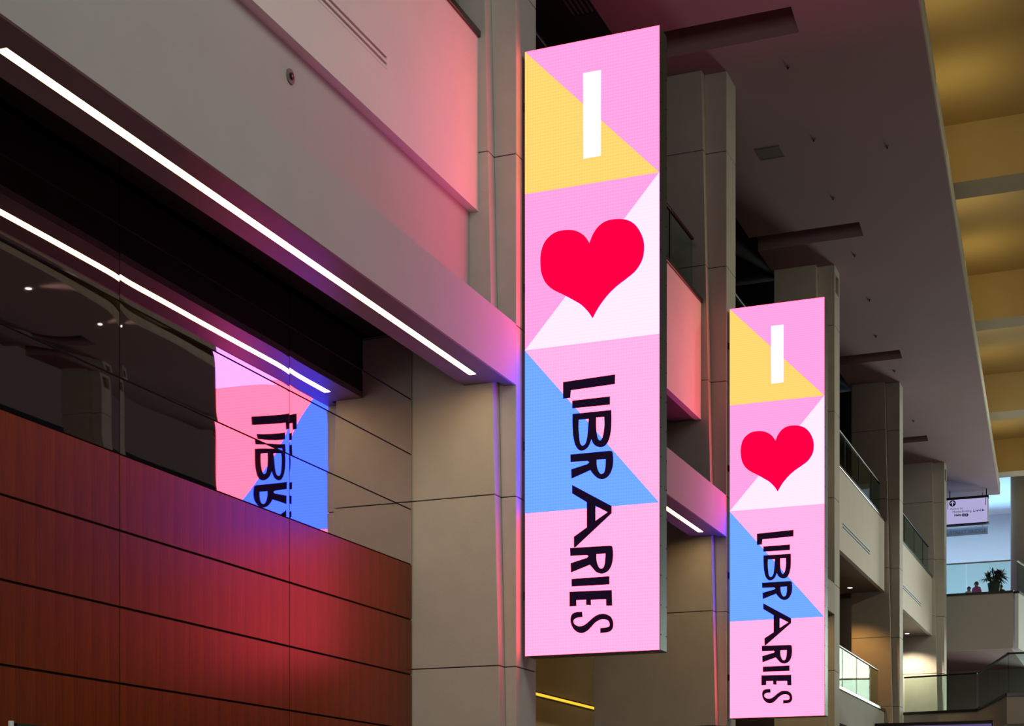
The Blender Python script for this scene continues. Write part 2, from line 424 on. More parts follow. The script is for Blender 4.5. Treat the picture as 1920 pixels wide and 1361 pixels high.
# ------------------------------------------------------------------ beams with light strips
BL = ['plaster beam above the cherry panelling, pink-lit at its far end', 'plaster beam glowing pink between the two banners', 'short stretch of beam behind the farther banner']
LS = ['long warm light strip set under the beam above the cherry panelling', 'warm light strip under the beam between the banners', 'warm light strip under the beam behind the farther banner']
for k, (a, b) in enumerate(((3.15, PY[0] - 0.002), (PY[0] + 0.722, PY[1] - 0.002), (PY[1] + 0.722, PY[2] - 0.002))):
    s0, s1 = ((9.89, 18.97) if k == 0 else (a + 0.5, b - 0.62)); xs0, xs1 = -8.25, -8.14
    t = thing('beam', (XF, (a + b) / 2, 7.7), BL[k], 'beam', 'plaster beams between the piers')
    # the beam stops against the broad shaft of its pier; only the front skin laps the flange
    box('fascia', M['plaster'], XF - 0.03, XF, a, b, 7.70, 8.5, t)
    bb = b - 0.215
    core = MB(); core.box(-8.5, XF - 0.03, a, bb, 7.78, 8.5).build('core', M['dark'], t)
    sf = MB()
    sf.box(-8.5, xs0, a, bb, 7.70, 7.78); sf.box(xs1, XF - 0.03, a, bb, 7.70, 7.78)
    sf.box(xs0, xs1, a, s0, 7.70, 7.78); sf.box(xs0, xs1, s1, bb, 7.70, 7.78)
    sf.box(-8.02, XF - 0.03, bb, b, 7.70, 7.78)
    sf.build('soffit_board', M['soffit'], t)
    l = thing('light_strip', ((xs0 + xs1) / 2, (s0 + s1) / 2, 7.71), LS[k], 'light', 'light strips under the beams')
    box('diffuser', M['strip'], xs0 + 0.006, xs1 - 0.006, s0 + 0.006, s1 - 0.006, 7.712, 7.74, l)
    fr = MB(); fr.box(xs0, xs0 + 0.006, s0, s1, 7.70, 7.77); fr.box(xs1 - 0.006, xs1, s0, s1, 7.70, 7.77)
    fr.box(xs0 + .006, xs1 - .006, s0, s0 + 0.006, 7.70, 7.77); fr.box(xs0 + .006, xs1 - .006, s1 - 0.006, s1, 7.70, 7.77); fr.build('frame', M['trimmetal'], l)

# ------------------------------------------------------------------ parapets, glass balustrades, slot vents
def parapet(name_label, a, b, z0=9.97, z1=12.25, mat='plaster_lit', x=XPAR, wall_slot=None):
    t = thing('parapet', (x, (a + b) / 2, z0), name_label, 'parapet', 'gallery parapets')
    if wall_slot:
        (ya, yb, za, zb) = wall_slot; m = MB()
        m.box(x - 0.122, x, a, ya, z0, z1); m.box(x - 0.122, x, yb, b, z0, z1)
        m.box(x - 0.122, x, ya, yb, z0, za); m.box(x - 0.122, x, ya, yb, zb, z1); m.build('front_panel', M[mat], t)
    else: box('front_panel', M[mat], x - 0.122, x, a, b, z0, z1, t)
    box('coping', M['coping'], x - 0.16, x + 0.035, a, b, z1, z1 + 0.085, t, 0.006)
    return t
def railing(label, a, b, zc=12.335, zr=13.36, x=XPAR - 0.04, step=2.3):
    t = thing('glass_railing', (x, (a + b) / 2, zc), label, 'railing', 'glass railings on the parapets')
    y = b
    ys = [b]
    while y > a + 0.6:
        n = max(a, y - (1.55 if y == b else step)); ys.append(n); y = n
    for q, r_ in zip(ys[1:], ys[:-1]):
        box('glass_panel', M['glass'], x - 0.006, x + 0.006, q + 0.012, r_ - 0.012, zc, zr - 0.03, t)
        box('clip', M['black'], x - 0.011, x + 0.011, q - 0.011, q + 0.011, zc, zr - 0.03, t)
    box('handrail', M['black'], x - 0.03, x + 0.03, a, b, zr - 0.045, zr, t, 0.006)
    return t
def slot_vent(label, ya, yb, za, zb, x=XPAR):
    """recessed linear diffuser: frame, two dark slots"""
    t = thing('slot_vent', (x, (ya + yb) / 2, (za + zb) / 2), label, 'air vent', 'slot vents in the parapets')
    h = (zb - za)
    box('recess', M['black'], x - 0.05, x - 0.035, ya, yb, za, zb, t)
    for f0, f1 in ((0, 0.20), (0.40, 0.60), (0.80, 1.0)):
        box('blade', M['white'] if ya > 40 else M['plaster_lit'], x - 0.035, x + 0.004, ya, yb, za + h * f0, za + h * f1, t)
    return t
V = [(9.5, 16.69, 10.62, 10.80), (45.5, 50.1, 10.62, 10.84), (56.9, 61.6, 10.62, 10.84)]
parapet('pink-tinted parapet at upper left above the cherry panelling', 3.15, PY[0] - 0.212, wall_slot=V[0])
slot_vent('pair of black vent slots in the parapet at upper left', *V[0])
railing('glass railing on the parapet at the top left edge', 3.3, PY[0] - 0.75)
parapet('pale parapet between the two banners', PY[0] + 0.73, PY[1] - 0.212)
railing('glass railing just right of the nearer banner', PY[0] + 0.9, 29.95)
parapet('parapet hidden behind the farther banner', PY[1] + 0.73, PY[2] - 0.212)
railing('dark glass railing above the farther banner', PY[1] + 0.9, 41.1)
parapet('tan parapet with vent right of the farther banner', PY[2] + 0.73, PY[3] - 0.212, wall_slot=V[1])
slot_vent('slanting pair of vent slots in the tan parapet right of the farther banner', *V[1])
railing('upper glass railing right of the farther banner', PY[2] + 0.85, 52.2)
parapet('olive parapet with vent next to the hanging sign', PY[3] + 0.73, PY[4] - 0.212, wall_slot=V[2])
slot_vent('smaller pair of vent slots in the farthest side parapet', *V[2])
railing('upper glass railing nearest the hanging sign', PY[3] + 0.85, 63.9)
parapet('lower parapet at the bottom right of the farther banner', PY[2] + 0.73, PY[3] - 0.212, 5.12, 6.06, 'plaster')
railing('lower glass railing with white handrail beside the farther banner', PY[2] + 0.85, 51.85, 6.145, 7.31)

for k in (0, 1, 2):   # parapets across the atrium, met only by the mirror glass
    a, b = PY[k] + 0.73, PY[k + 1] - 0.22; xo = opp(XPAR)
    t = thing('parapet', (xo, (a + b) / 2, 9.97), 'parapet across the atrium, %s pier there, seen only in the mirror glass' % ['beyond the nearest', 'beyond the second', 'beyond the third'][k], 'parapet', 'parapets across the atrium')
    box('front_panel', M['plaster'], xo, xo + 0.12, a, b, 9.97, 12.25, t); box('coping', M['coping'], xo - 0.035, xo + 0.16, a, b, 12.25, 12.335, t)
tag(box('wall_right', M['dark'], 19.5, 19.7, 26, 60, 0, 17), kind='structure')
# round speaker on the wall over the beam
t = thing('wall_speaker', (XUP, 14.67, 9.66), 'small round grey speaker on the mauve wall over the beam', 'speaker')
MB().tube((XUP, 14.67, 9.66), (XUP + 0.015, 14.67, 9.66), 0.078, 20).build('grille', M['soffit'], t)
MB().tube((XUP + 0.015, 14.67, 9.66), (XUP + 0.03, 14.67, 9.66), 0.035, 16).build('ring', M['black'], t)
MB().tube((XUP + 0.03, 14.67, 9.66), (XUP + 0.036, 14.67, 9.66), 0.012, 10).build('centre', M['trimmetal'], t)

# ------------------------------------------------------------------ the LED banners
YB = 19.768; BX0, BX1, BZ0, BZ1 = -7.789, -5.940, 4.148, 12.145
def zc_(pts, ox, oy, k=4.5367):
    r = []
    for p in pts:
        q = banner_px(ox + p[0] / k, oy + p[1] / k, YB); r.append((*q, 1) if len(p) > 2 else q)
    return r
def z6(p): return zc_(p, 960, 680)
def z7(p): return zc_(p, 960, 940)
def z8(p): return zc_(p, 960, 380)
def pxs(p): return [banner_px(a, b, YB) for a, b in p]
ban = thing('led_banner', (BX0, YB, 0 + BZ0), 'tall LED banner reading I heart LIBRARIES, the nearer and larger one', 'banner', 'hanging LED banners')
hz = MB(); hz.box(BX0 - 0.004, BX1 + 0.004, YB + 0.03, YB + 0.33, BZ0 - 0.004, BZ1 + 0.004); hz.build('housing', M['housing'], ban, 0.01)
hf = MB(); hf.box(BX0 - 0.006, BX1 + 0.006, YB + 0.004, YB + 0.03, BZ0 - 0.008, BZ1 + 0.006); hf.build('bezel', M['black'], ban)
lp = [(BX0, BZ0), (BX1, BZ0), (BX1, BZ1), (BX0, BZ1)]
flat_shape('screen', [lp], YB + 0.002, M['led_pink'], ban)
zt2 = banner_px(987, 364, YB)[1]; zt3 = banner_px(985.3, 657, YB)[1]; zt5 = banner_px(984, 963.2, YB)[1]
flat_shape('lilac_field', [[(BX0, zt3), (BX1, zt3), (BX1, BZ1), (BX0, BZ1)]], YB - 0.001, M['led_lilac'], ban)
flat_shape('yellow_triangle', [[(BX0, zt2), (BX1, zt2), (BX0, BZ1)]], YB - 0.005, M['led_yellow'], ban)
flat_shape('white_triangle', [[(BX0, zt3), (BX1, zt3), (BX1, zt2)]], YB - 0.005, M['led_white'], ban)
flat_shape('blue_triangle', [[(BX0, zt5), (BX1, zt5), (BX0, zt3)]], YB - 0.005, M['led_blue'], ban)
C = 1
flat_shape('letter', [pxs([(1093.7, 137.6), (1127.3, 131.7), (1126.7, 292), (1094.6, 297.8)])], YB - 0.009, M['led_full'], ban)
heart = [(661, 345, C), (690, 270), (740, 200), (810, 155), (900, 140), (985, 150), (1050, 190), (1100, 265), (1125, 350), (1122, 440), (1100, 510), (1050, 585), (980, 645), (890, 715), (810, 795), (740, 890), (687, 986, C),
         (650, 930), (590, 870), (520, 828), (440, 785), (350, 740), (290, 685), (255, 610), (243, 520), (248, 430), (275, 345), (330, 280), (400, 243), (490, 233), (560, 247), (620, 287)]
flat_shape('heart', [smooth_path(z8(heart))], YB - 0.009, M['led_red'], ban)
def cc(p): return [(a, b, 1) for a, b in p]
def letter(*loops): flat_shape('letter', [smooth_path(l) for l in loops], YB - 0.009, M['led_black'], ban)
letter(z6(cc([(436, 166), (880, 100), (878, 183), (503, 236), (498, 300), (436, 308)])))
letter(z6(cc([(514, 324), (836, 287), (836, 358), (514, 390)])))
letter(z6([(516, 437, C), (847, 403, C), (848, 500), (843, 585), (825, 660), (795, 705), (755, 720), (715, 708), (690, 683), (677, 652, C), (662, 695), (640, 728), (603, 749), (570, 742), (540, 700), (522, 620), (516, 520)]),
       z6([(570, 486, C), (654, 479, C), (648, 560), (640, 640), (625, 690), (600, 706), (582, 685), (573, 620), (568, 550)]),
       z6([(718, 467, C), (786, 462, C), (787, 540), (778, 610), (765, 650), (750, 662), (735, 650), (724, 610), (718, 540)]))
letter(z6([(498, 782, C), (828, 750, C), (852, 755), (860, 778), (863, 840), (855, 900), (830, 955), (795, 985), (757, 991), (720, 975), (690, 945), (668, 915, C), (508, 987, C), (505, 908, C), (645, 862, C), (657, 848), (645, 836, C), (500, 847, C)]),
       z6([(722, 827, C), (799, 820, C), (797, 880), (787, 930), (768, 946), (750, 942), (732, 910), (723, 870)]))
letter(z6(cc([(513, 1040), (850, 1220), (850, 1281), (542, 1570), (528, 1572), (528, 1481), (638, 1401), (638, 1187), (513, 1112)])), z6(cc([(712, 1219), (815, 1272), (712, 1345)])))
letter(z7([(495, 397, C), (828, 377, C), (850, 380), (858, 397), (862, 460), (853, 530), (830, 580), (800, 605), (762, 615), (720, 602), (690, 570), (664, 540, C), (503, 606, C), (500, 526, C), (640, 480, C), (650, 467), (640, 457, C), (497, 465, C)]),
       z7([(720, 450, C), (797, 444, C), (793, 510), (783, 555), (765, 572), (745, 565), (728, 530), (721, 490)]))
letter(z7(cc([(508, 660), (831, 636), (831, 707), (509, 725)])))
letter(z7(cc([(491, 769), (851, 754), (855, 887), (803, 888), (801, 833), (673, 838), (675, 884), (632, 881), (632, 837), (549, 841), (551, 890), (491, 894)])))
letter(z7([(599, 939, C), (603, 984, C), (565, 988), (536, 1000), (525, 1020), (535, 1045), (565, 1061), (603, 1058), (640, 1035), (690, 990), (730, 965), (770, 957), (812, 963), (847, 988), (863, 1030), (860, 1075), (840, 1103), (805, 1115), (752, 1120, C),
           (753, 1077, C), (800, 1073), (826, 1064), (832, 1043), (820, 1016), (790, 1003), (755, 1006), (710, 1032), (670, 1075), (640, 1103), (600, 1120), (558, 1112), (522, 1080), (503, 1035), (500, 995), (513, 960), (545, 943)]))
for z in (4.9, 6.9, 9.0, 11.4):   # fixing arms to the pier, rivets along the side sheet
    box('mounting_arm', M['black'], XF - 0.004, BX0 + 0.01, YB + 0.1, YB + 0.2, z, z + 0.12, ban)
rv = MB()
for i in range(21):
    z = 4.35 + i * 0.38
    for yy in (0.06, 0.30): rv.tube((BX1 + 0.004, YB + yy, z), (BX1 + 0.009, YB + yy, z), 0.008, 8)
tag(rv.build('rivets', M['black'], ban), kind='stuff')
ban2 = copy_tree(ban); ban2.location.y = 30.686
tag(ban2, 'tall LED banner reading I heart LIBRARIES, the farther and smaller one', 'banner')

# ------------------------------------------------------------------ low ceiling fittings
def disc(name, label, x, y, z, r, group, cat='sprinkler'):
    t = thing(name, (x, y, z), label, cat, group)
    MB().tube((x, y, z - 0.012), (x, y, z), r, 14).build('flange', M['soffit'], t)
    MB().tube((x, y, z - 0.05), (x, y, z - 0.012), r * 0.35, 8).build('nozzle', M['black'], t)
for i, (x, y) in enumerate([(-6.70, 30.94), (-6.87, 34.31), (-7.07, 37.57), (-7.24, 41.39), (-7.45, 44.92), (-7.80, 48.17), (-7.82, 51.89), (-8.1, 58.19), (-5.47, 35.27)]):
    disc('ceiling_sprinkler', 'tiny dark sprinkler head in the low ceiling, %s' % ['nearest, under the first trough', 'level with the square hatch', 'between hatch and second trough', 'just beyond the second trough', 'above the farther banner at right',
         'right of the slotted pier', 'beyond the third trough', 'above the farthest pier', 'the small one toward the ceiling edge'][i], x, y, ZC, 0.045, 'sprinkler heads in the low ceiling')
t = thing('ceiling_hatch', (-7.9, 34.63, ZC), 'flush square access hatch in the dark ceiling right of the nearer banner', 'hatch')
fr = MB(); hx0, hx1, hy0, hy1 = -8.17, -7.63, 34.36, 34.92
fr.box(hx0, hx1, hy0, hy0 + 0.03, ZC - 0.012, ZC); fr.box(hx0, hx1, hy1 - 0.03, hy1, ZC - 0.012, ZC); fr.box(hx0, hx0 + 0.03, hy0 + .03, hy1 - .03, ZC - 0.012, ZC); fr.box(hx1 - 0.03, hx1, hy0 + .03, hy1 - .03, ZC - 0.012, ZC)
fr.build('frame', M['soffit'], t); box('door_leaf', M['soffit'], hx0 + 0.04, hx1 - 0.04, hy0 + 0.04, hy1 - 0.04, ZC - 0.008, ZC, t)
def grille(label, x0, x1, y0, y1, z):
    t = thing('ceiling_vent', ((x0 + x1) / 2, (y0 + y1) / 2, z), label, 'air vent')
    box('recess', M['black'], x0, x1, y0, y1, z - 0.005, z, t); n = 4
    for i in range(n + 1):
        xx = x0 + (x1 - x0) * i / n; box('slat', M['soffit'], xx - 0.015, xx + 0.015, y0, y1, z - 0.03, z - 0.005, t)
grille('slatted air vent at the top edge of the dark gallery ceiling', -9.98, -9.62, 26.6, 27.8, 16.95)

# cove lamps lying on top of the slab edge, washing the coffers
for k, (ys) in enumerate([(24.5, 28.0), (33.2, 36.8), (44.0, 47.5), (54.6, 58.2), (65.0, 68.4)]):
    for y in ys:
        l = bpy.data.lights.new('cove_light', 'AREA'); l.shape = 'RECTANGLE'; l.size = 1.6; l.size_y = 0.12
        l.color = (1.0, 0.80, 0.30); l.energy = 19 if k < 3 else 13
        o = bpy.data.objects.new('cove_light', l); COL.objects.link(o)
        o.location = (edge_x(y) - 0.12, y, ZC + 0.55); o.rotation_euler = (math.pi, math.radians(-20), math.pi / 2 * 0)
        o.rotation_euler = (Vector((0.30, 0.9, 1))).to_track_quat('-Z', 'Y').to_euler()

# ------------------------------------------------------------------ downlights in the gallery soffits
def spot(x, y, z, color, power, ang, aim, label):
    t = thing('downlight', (x, y, z), label, 'light', 'round downlights under the galleries')
    MB().tube((x, y, z - 0.02), (x, y, z), 0.11, 16).build('rim', M['steel'], t)
    MB().tube((x, y, z - 0.026), (x, y, z - 0.02), 0.08, 16).build('lens', M['bulb'], t)
    l = bpy.data.lights.new('downlight_beam', 'SPOT'); l.energy = power; l.color = color; l.spot_size = math.radians(ang); l.spot_blend = 0.6; l.shadow_soft_size = 0.08
    o = bpy.data.objects.new('downlight_beam', l); COL.objects.link(o); o.location = (x, y, z - 0.06)
    o.rotation_euler = (Vector(aim) - Vector((x, y, z))).to_track_quat('-Z', 'Y').to_euler()
spot(-9.2, 51.75, 9.98, (1.0, 0.50, 0.14), 260, 108, (-9.2, 51.75, 5), 'glowing downlight above the orange pool of light')
spot(-9.1, 63.6, 9.98, (1.0, 0.84, 0.60), 700, 130, (-9.1, 63.6, 5), 'glowing downlight above the cream pool of light')

for x, y in ((10.2, 30.4), (10.0, 35.5), (9.8, 38.6)):  # ceiling downlights; their beams are added fill, tilted to brighten the facing piers
    spot(x, y, ZC, (1.0, 0.93, 0.68), 1600, 84, (-6, y + 2, 6), 'small white downlight in the ceiling across the atrium, %s, a speck in the mirror glass' % {10.2: 'nearest', 10.0: 'middle', 9.8: 'farthest'}[x])

# dark entrance bay with a gold light line
tag(box('wall_entrance', M['gold'], -13.99, -13.88, 31, 46, 0, 9.0), kind='structure')
area('entrance_fill', (-11.5, 37, 8.6), (-13.9, 39, 4), 6, 0.3, (1.0, 0.66, 0.16), 9)  # unseen gold lamp added to brighten the entrance wall
t = thing('light_line', (-13.85, 38, 5.32), 'thin gold light line low between the pier and nearer banner', 'light')
box('tube', M['goldline'], -13.87, -13.84, 33.0, 43.0, 5.28, 5.34, t); box('channel', M['black'], -13.88, -13.87, 33.0, 43.0, 5.24, 5.38, t)

# ------------------------------------------------------------------ lower projecting balcony at the right
P = [(-7.93, 54.6), (-5.52, 54.1), (-4.14, 48.95), (-1.5, 49.2)]
def strip_poly(a, b, t0, t1):
    a, b = Vector(a), Vector(b); d = (b - a).normalized(); n = Vector((-d.y, d.x))
    return [tuple(a + n * t0), tuple(b + n * t0), tuple(b + n * t1), tuple(a + n * t1)]
def ccw(p):
    s = sum(p[i][0] * p[(i + 1) % len(p)][1] - p[(i + 1) % len(p)][0] * p[i][1] for i in range(len(p)))
    return p if s > 0 else p[::-1]
bal = thing('parapet', (-5.5, 54, 5), 'low dark balcony parapet at the bottom right, bent toward the viewer', 'parapet', 'gallery parapets')
rl = thing('glass_railing', (-5.5, 54, 6.2), 'bent green glass railing at the bottom right', 'railing', 'glass railings on the parapets')
for (a, b) in zip(P[:-1], P[1:]):
    MB().prism(ccw(strip_poly(a, b, 0.0, 0.14)), 5.25, 6.06).build('front_panel', M['plaster'], bal)
    MB().prism(ccw(strip_poly(a, b, -0.04, 0.18)), 6.06, 6.15).build('coping', M['coping'], bal)
    MB().prism(ccw(strip_poly(a, b, 0.03, 0.09)), 7.29, 7.34).build('handrail', M['black'], rl)
    L = (Vector(b) - Vector(a)).length; n = max(1, round(L / 2.0))
    for i in range(n):
        p = Vector(a).lerp(Vector(b), (i + 0.012) / n); q = Vector(a).lerp(Vector(b), (i + 0.988) / n)
        MB().prism(ccw(strip_poly(p, q, 0.055, 0.067)), 6.15, 7.29).build('glass_panel', M['glass'], rl)
MB().prism(ccw([(-7.93, 54.75), (-5.4, 54.25), (-4.0, 49.1), (-1.5, 49.35), (-1.5, 68), (-7.93, 68)]), 5.3, 5.6).build('floor_balcony', M['soffit']).__setitem__('kind', 'structure')

# ------------------------------------------------------------------ bridge parapet at the far end
bp = thing('parapet', (-6.8, 67.8, 9.7), 'tan parapet facing the viewer below the potted plant', 'parapet', 'gallery parapets')
box('front_panel', M['plaster'], -12.0, -5.50, 67.8, 67.95, 9.71, 11.96, bp)
box('coping', M['coping'], -12.0, -5.47, 67.76, 68.0, 11.96, 12.05, bp)
br = thing('glass_railing', (-6.8, 67.9, 12.05), 'glass railing in front of the potted plant', 'railing', 'glass railings on the parapets')
for x0, x1 in ((-12, -9.3), (-9.28, -7.35), (-7.33, -5.62)): box('glass_panel', M['glass'], x0, x1, 67.88, 67.895, 12.05, 13.26, br)
box('handrail', M['steel'], -12, -5.6, 67.86, 67.92, 13.26, 13.31, br)
# the side return going away to the right
A, Bq = (-5.30, 68.02), (-2.6, 86.0)
sr = thing('parapet', (-5.3, 69, 9.7), 'bright return of the bridge parapet at the right edge', 'parapet', 'gallery parapets')
MB().prism(ccw(strip_poly(A, Bq, 0.0, 0.15)), 9.71, 11.96).build('front_panel', M['white'], sr)
MB().prism(ccw(strip_poly(A, Bq, -0.03, 0.19)), 11.96, 12.05).build('coping', M['coping'], sr)
sg = thing('glass_railing', (-5.3, 69, 12.4), 'glass railing slanting down at the right edge beside the column', 'railing', 'glass railings on the parapets')
MB().prism(ccw(strip_poly(A, Bq, 0.06, 0.075)), 12.05, 13.26).build('glass_panel', M['glass'], sg)
MB().prism(ccw(strip_poly(A, Bq, 0.04, 0.10)), 13.26, 13.31).build('handrail', M['trimmetal'], sg)
# bridge floor, white end walls and ceiling
tag(box('floor_bridge', M['ceiling'], -26, -5.6, 67.96, 92, 9.75, 11.95), kind='structure')
tag(box('wall_end', M['white'], -26, 4, 92, 92.3, 0, 21), kind='structure')
tag(box('wall_bridge', M['white'], -26.3, -26, 71.7, 92, 11.95, 21), kind='structure')
tag(box('ceiling_bridge', M['white'], -26, 4, 78, 92, 20.0, 20.2), kind='structure')
tag(box('trim_1', M['white'], -26, -4, 91.8, 92, 15.5, 15.75), kind='structure')
tag(box('wall_lower', M['plaster'], -26, -5.2, 76, 76.2, 0, 9.75), kind='structure')
# sloping stair wall behind the glass
st = MB(); st.v = [(-13, 85, 11.95), (-8.6, 85, 11.95), (-9.6, 85, 13.6), (-10.6, 85, 15.2), (-13, 85, 15.2)]; st.v += [(a, 85.2, c) for a, b, c in st.v]
st.f = [(0, 1, 2, 3, 4), (9, 8, 7, 6, 5)] + [(i, i + 5, (i + 1) % 5 + 5, (i + 1) % 5) for i in range(5)]
t = thing('stair_wall', (-9.5, 85, 11.95), 'white sloping stair wall behind the bridge railing', 'stairs'); st.build('wall_panel', M['white'], t)
MB().hexa([(-8.55, 84.97, 12.25), (-8.50, 84.97, 12.33), (-8.50, 85.23, 12.33), (-8.55, 85.23, 12.25), (-10.62, 84.97, 15.2), (-10.55, 84.97, 15.26), (-10.55, 85.23, 15.26), (-10.62, 85.23, 15.2)]).build('handrail', M['coping'], t)
# round column
t = thing('round_column', (-5.55, 77, 9.7), 'thick round plaster column at the far right edge', 'column')
MB().tube((-5.55, 77, 11.95), (-5.55, 77, 19.0), 0.80, 48).build('shaft', M['plaster'], t, smooth=False)
for p in t.children[0].data.polygons: p.use_smooth = len(p.vertices) == 4

# ------------------------------------------------------------------ hanging sign
SX0, SX1, SY = -8.95, -6.70, 70.2
t = thing('hanging_sign', ((SX0 + SX1) / 2, SY, 16.8), 'lit lilac direction sign hanging from the ceiling at the right', 'sign')
box('light_box', M['white'], SX0, SX1, SY, SY + 0.30, 15.36, 16.40, t)
box('face', M['signface'], SX0 + 0.02, SX1 - 0.02, SY - 0.01, SY, 15.38, 16.40, t)
box('top_bar', M['black'], SX0 - 0.02, SX1 + 0.02, SY - 0.03, SY + 0.33, 16.40, 16.50, t)
box('bottom_bar', M['black'], SX0 - 0.02, SX1 + 0.03, SY - 0.03, SY + 0.33, 15.33, 15.37, t)
for x in (-8.28, -6.78): MB().tube((x, SY + 0.15, 16.5), (x, SY + 0.15, 16.8), 0.02, 8).build('hanger', M['black'], t)
for x, z in ((-8.34, 16.02), (-6.80, 16.08)): box('bracket', M['signink'], x - 0.012, x + 0.012, SY - 0.02, SY - 0.01, z, 16.40, t)
def wX(zx): return banner_px(1760 + zx / 12.375, 950, SY)[0]
def wZ(zx, zy): return banner_px(1760 + zx / 12.375, 900 + zy / 12.375, SY)[1]
ic = [(wX(322) + 0.135 * math.cos(i * math.pi / 12), wZ(322, 542) + 0.135 * math.sin(i * math.pi / 12)) for i in range(24)]
flat_shape('arrow_disc', [ic], SY - 0.014, M['signink'], t)
cx, cz = wX(322), wZ(322, 542)
arrow = [(-0.018, -0.10), (0.018, -0.10), (0.018, 0.045), (0.075, -0.015), (0.095, 0.01), (0, 0.10), (-0.095, 0.01), (-0.075, -0.015), (-0.018, 0.045)]
flat_shape('arrow', [[(cx + a, cz + b) for a, b in arrow]], SY - 0.019, M['signface'], t)
text_shape('text', 'Access to:', 0.13, wX(265), SY - 0.014, wZ(265, 695), M['signgrey'], t, width=0.54)
text_shape('text', 'Middle Building,', 0.13, wX(322), SY - 0.014, wZ(322, 768), M['signgrey'], t, width=0.80)
text_shape('text', 'Level 2:', 0.13, wX(805), SY - 0.014, wZ(805, 735), M['signink'], t, 0.005, width=0.44)
text_shape('text', 'Halls', 0.13, wX(362), SY - 0.014, wZ(362, 842), M['signink'], t, 0.005, width=0.28)
for zx, ch in ((575, 'D'), (650, 'E')):
    x, z = wX(zx), wZ(zx, 810)
    flat_shape('letter_disc', [[(x + 0.07 * math.cos(i * math.pi / 8), z + 0.07 * math.sin(i * math.pi / 8)) for i in range(16)]], SY - 0.014, M['signink'], t)
    text_shape('text', ch, 0.11, x - 0.035, SY - 0.02, z - 0.038, M['signface'], t)
t = thing('bridge_sign', (-7.8, 71.0, 15.2), 'pale blue plate reading L Street Bridge under the lit sign', 'sign')
box('plate', M['signblue'], -9.5, -6.79, 71.0, 71.06, 15.02, 15.34, t)
text_shape('text', 'L STREET BRIDGE', 0.22, -8.52, 70.99, 15.10, M['signblue_ink'], t, width=1.66)
for x in (-9.3, -7.0): MB().tube((x, 71.03, 15.34), (x, 71.03, 16.8), 0.015, 8).build('hanger', M['steel'], t)

# ------------------------------------------------------------------ potted plant
t = thing('potted_plant', (-6.3, 68.5, 11.95), 'dark bushy potted plant behind the bridge railing', 'plant')
MB().tube((-6.3, 68.5, 11.95), (-6.3, 68.5, 12.5), 0.19, 20, 0.26).build('pot', M['pot'], t)
stm = MB(); lf = MB(); tips = [(-6.3 + random.uniform(-.30, .30), 68.5 + random.uniform(-.25, .25), 12.5 + random.uniform(.02, .36)) for _ in range(15)]
for p in tips: stm.tube((-6.3 + random.uniform(-.05, .05), 68.5, 12.45), p, 0.016, 6)
stm.build('stems', M['leaf'], t)
for cx, cy, cz in tips:
    for j in range(17):
        az = random.uniform(0, 2 * math.pi); el = random.uniform(-0.5, 1.25); L = random.uniform(0.26, 0.46)
        d = Vector((math.cos(az) * math.cos(el), math.sin(az) * math.cos(el), math.sin(el))); side = d.cross(Vector((0, 0, 1))).normalized() * 0.036
        b = Vector((cx, cy, cz)); m1 = b + d * L * 0.5 + Vector((0, 0, 0.02)); e = b + d * L - Vector((0, 0, 0.06))
        n = len(lf.v); lf.v += [tuple(b - side * .4), tuple(b + side * .4), tuple(m1 + side), tuple(e), tuple(m1 - side), tuple(m1 + Vector((0, 0, -0.012)))]
        lf.f += [(n, n + 1, n + 2, n + 5), (n, n + 5, n + 4), (n + 5, n + 2, n + 3), (n + 4, n + 5, n + 3)]
tag(lf.build('foliage', M['leaf'], t), kind='stuff')

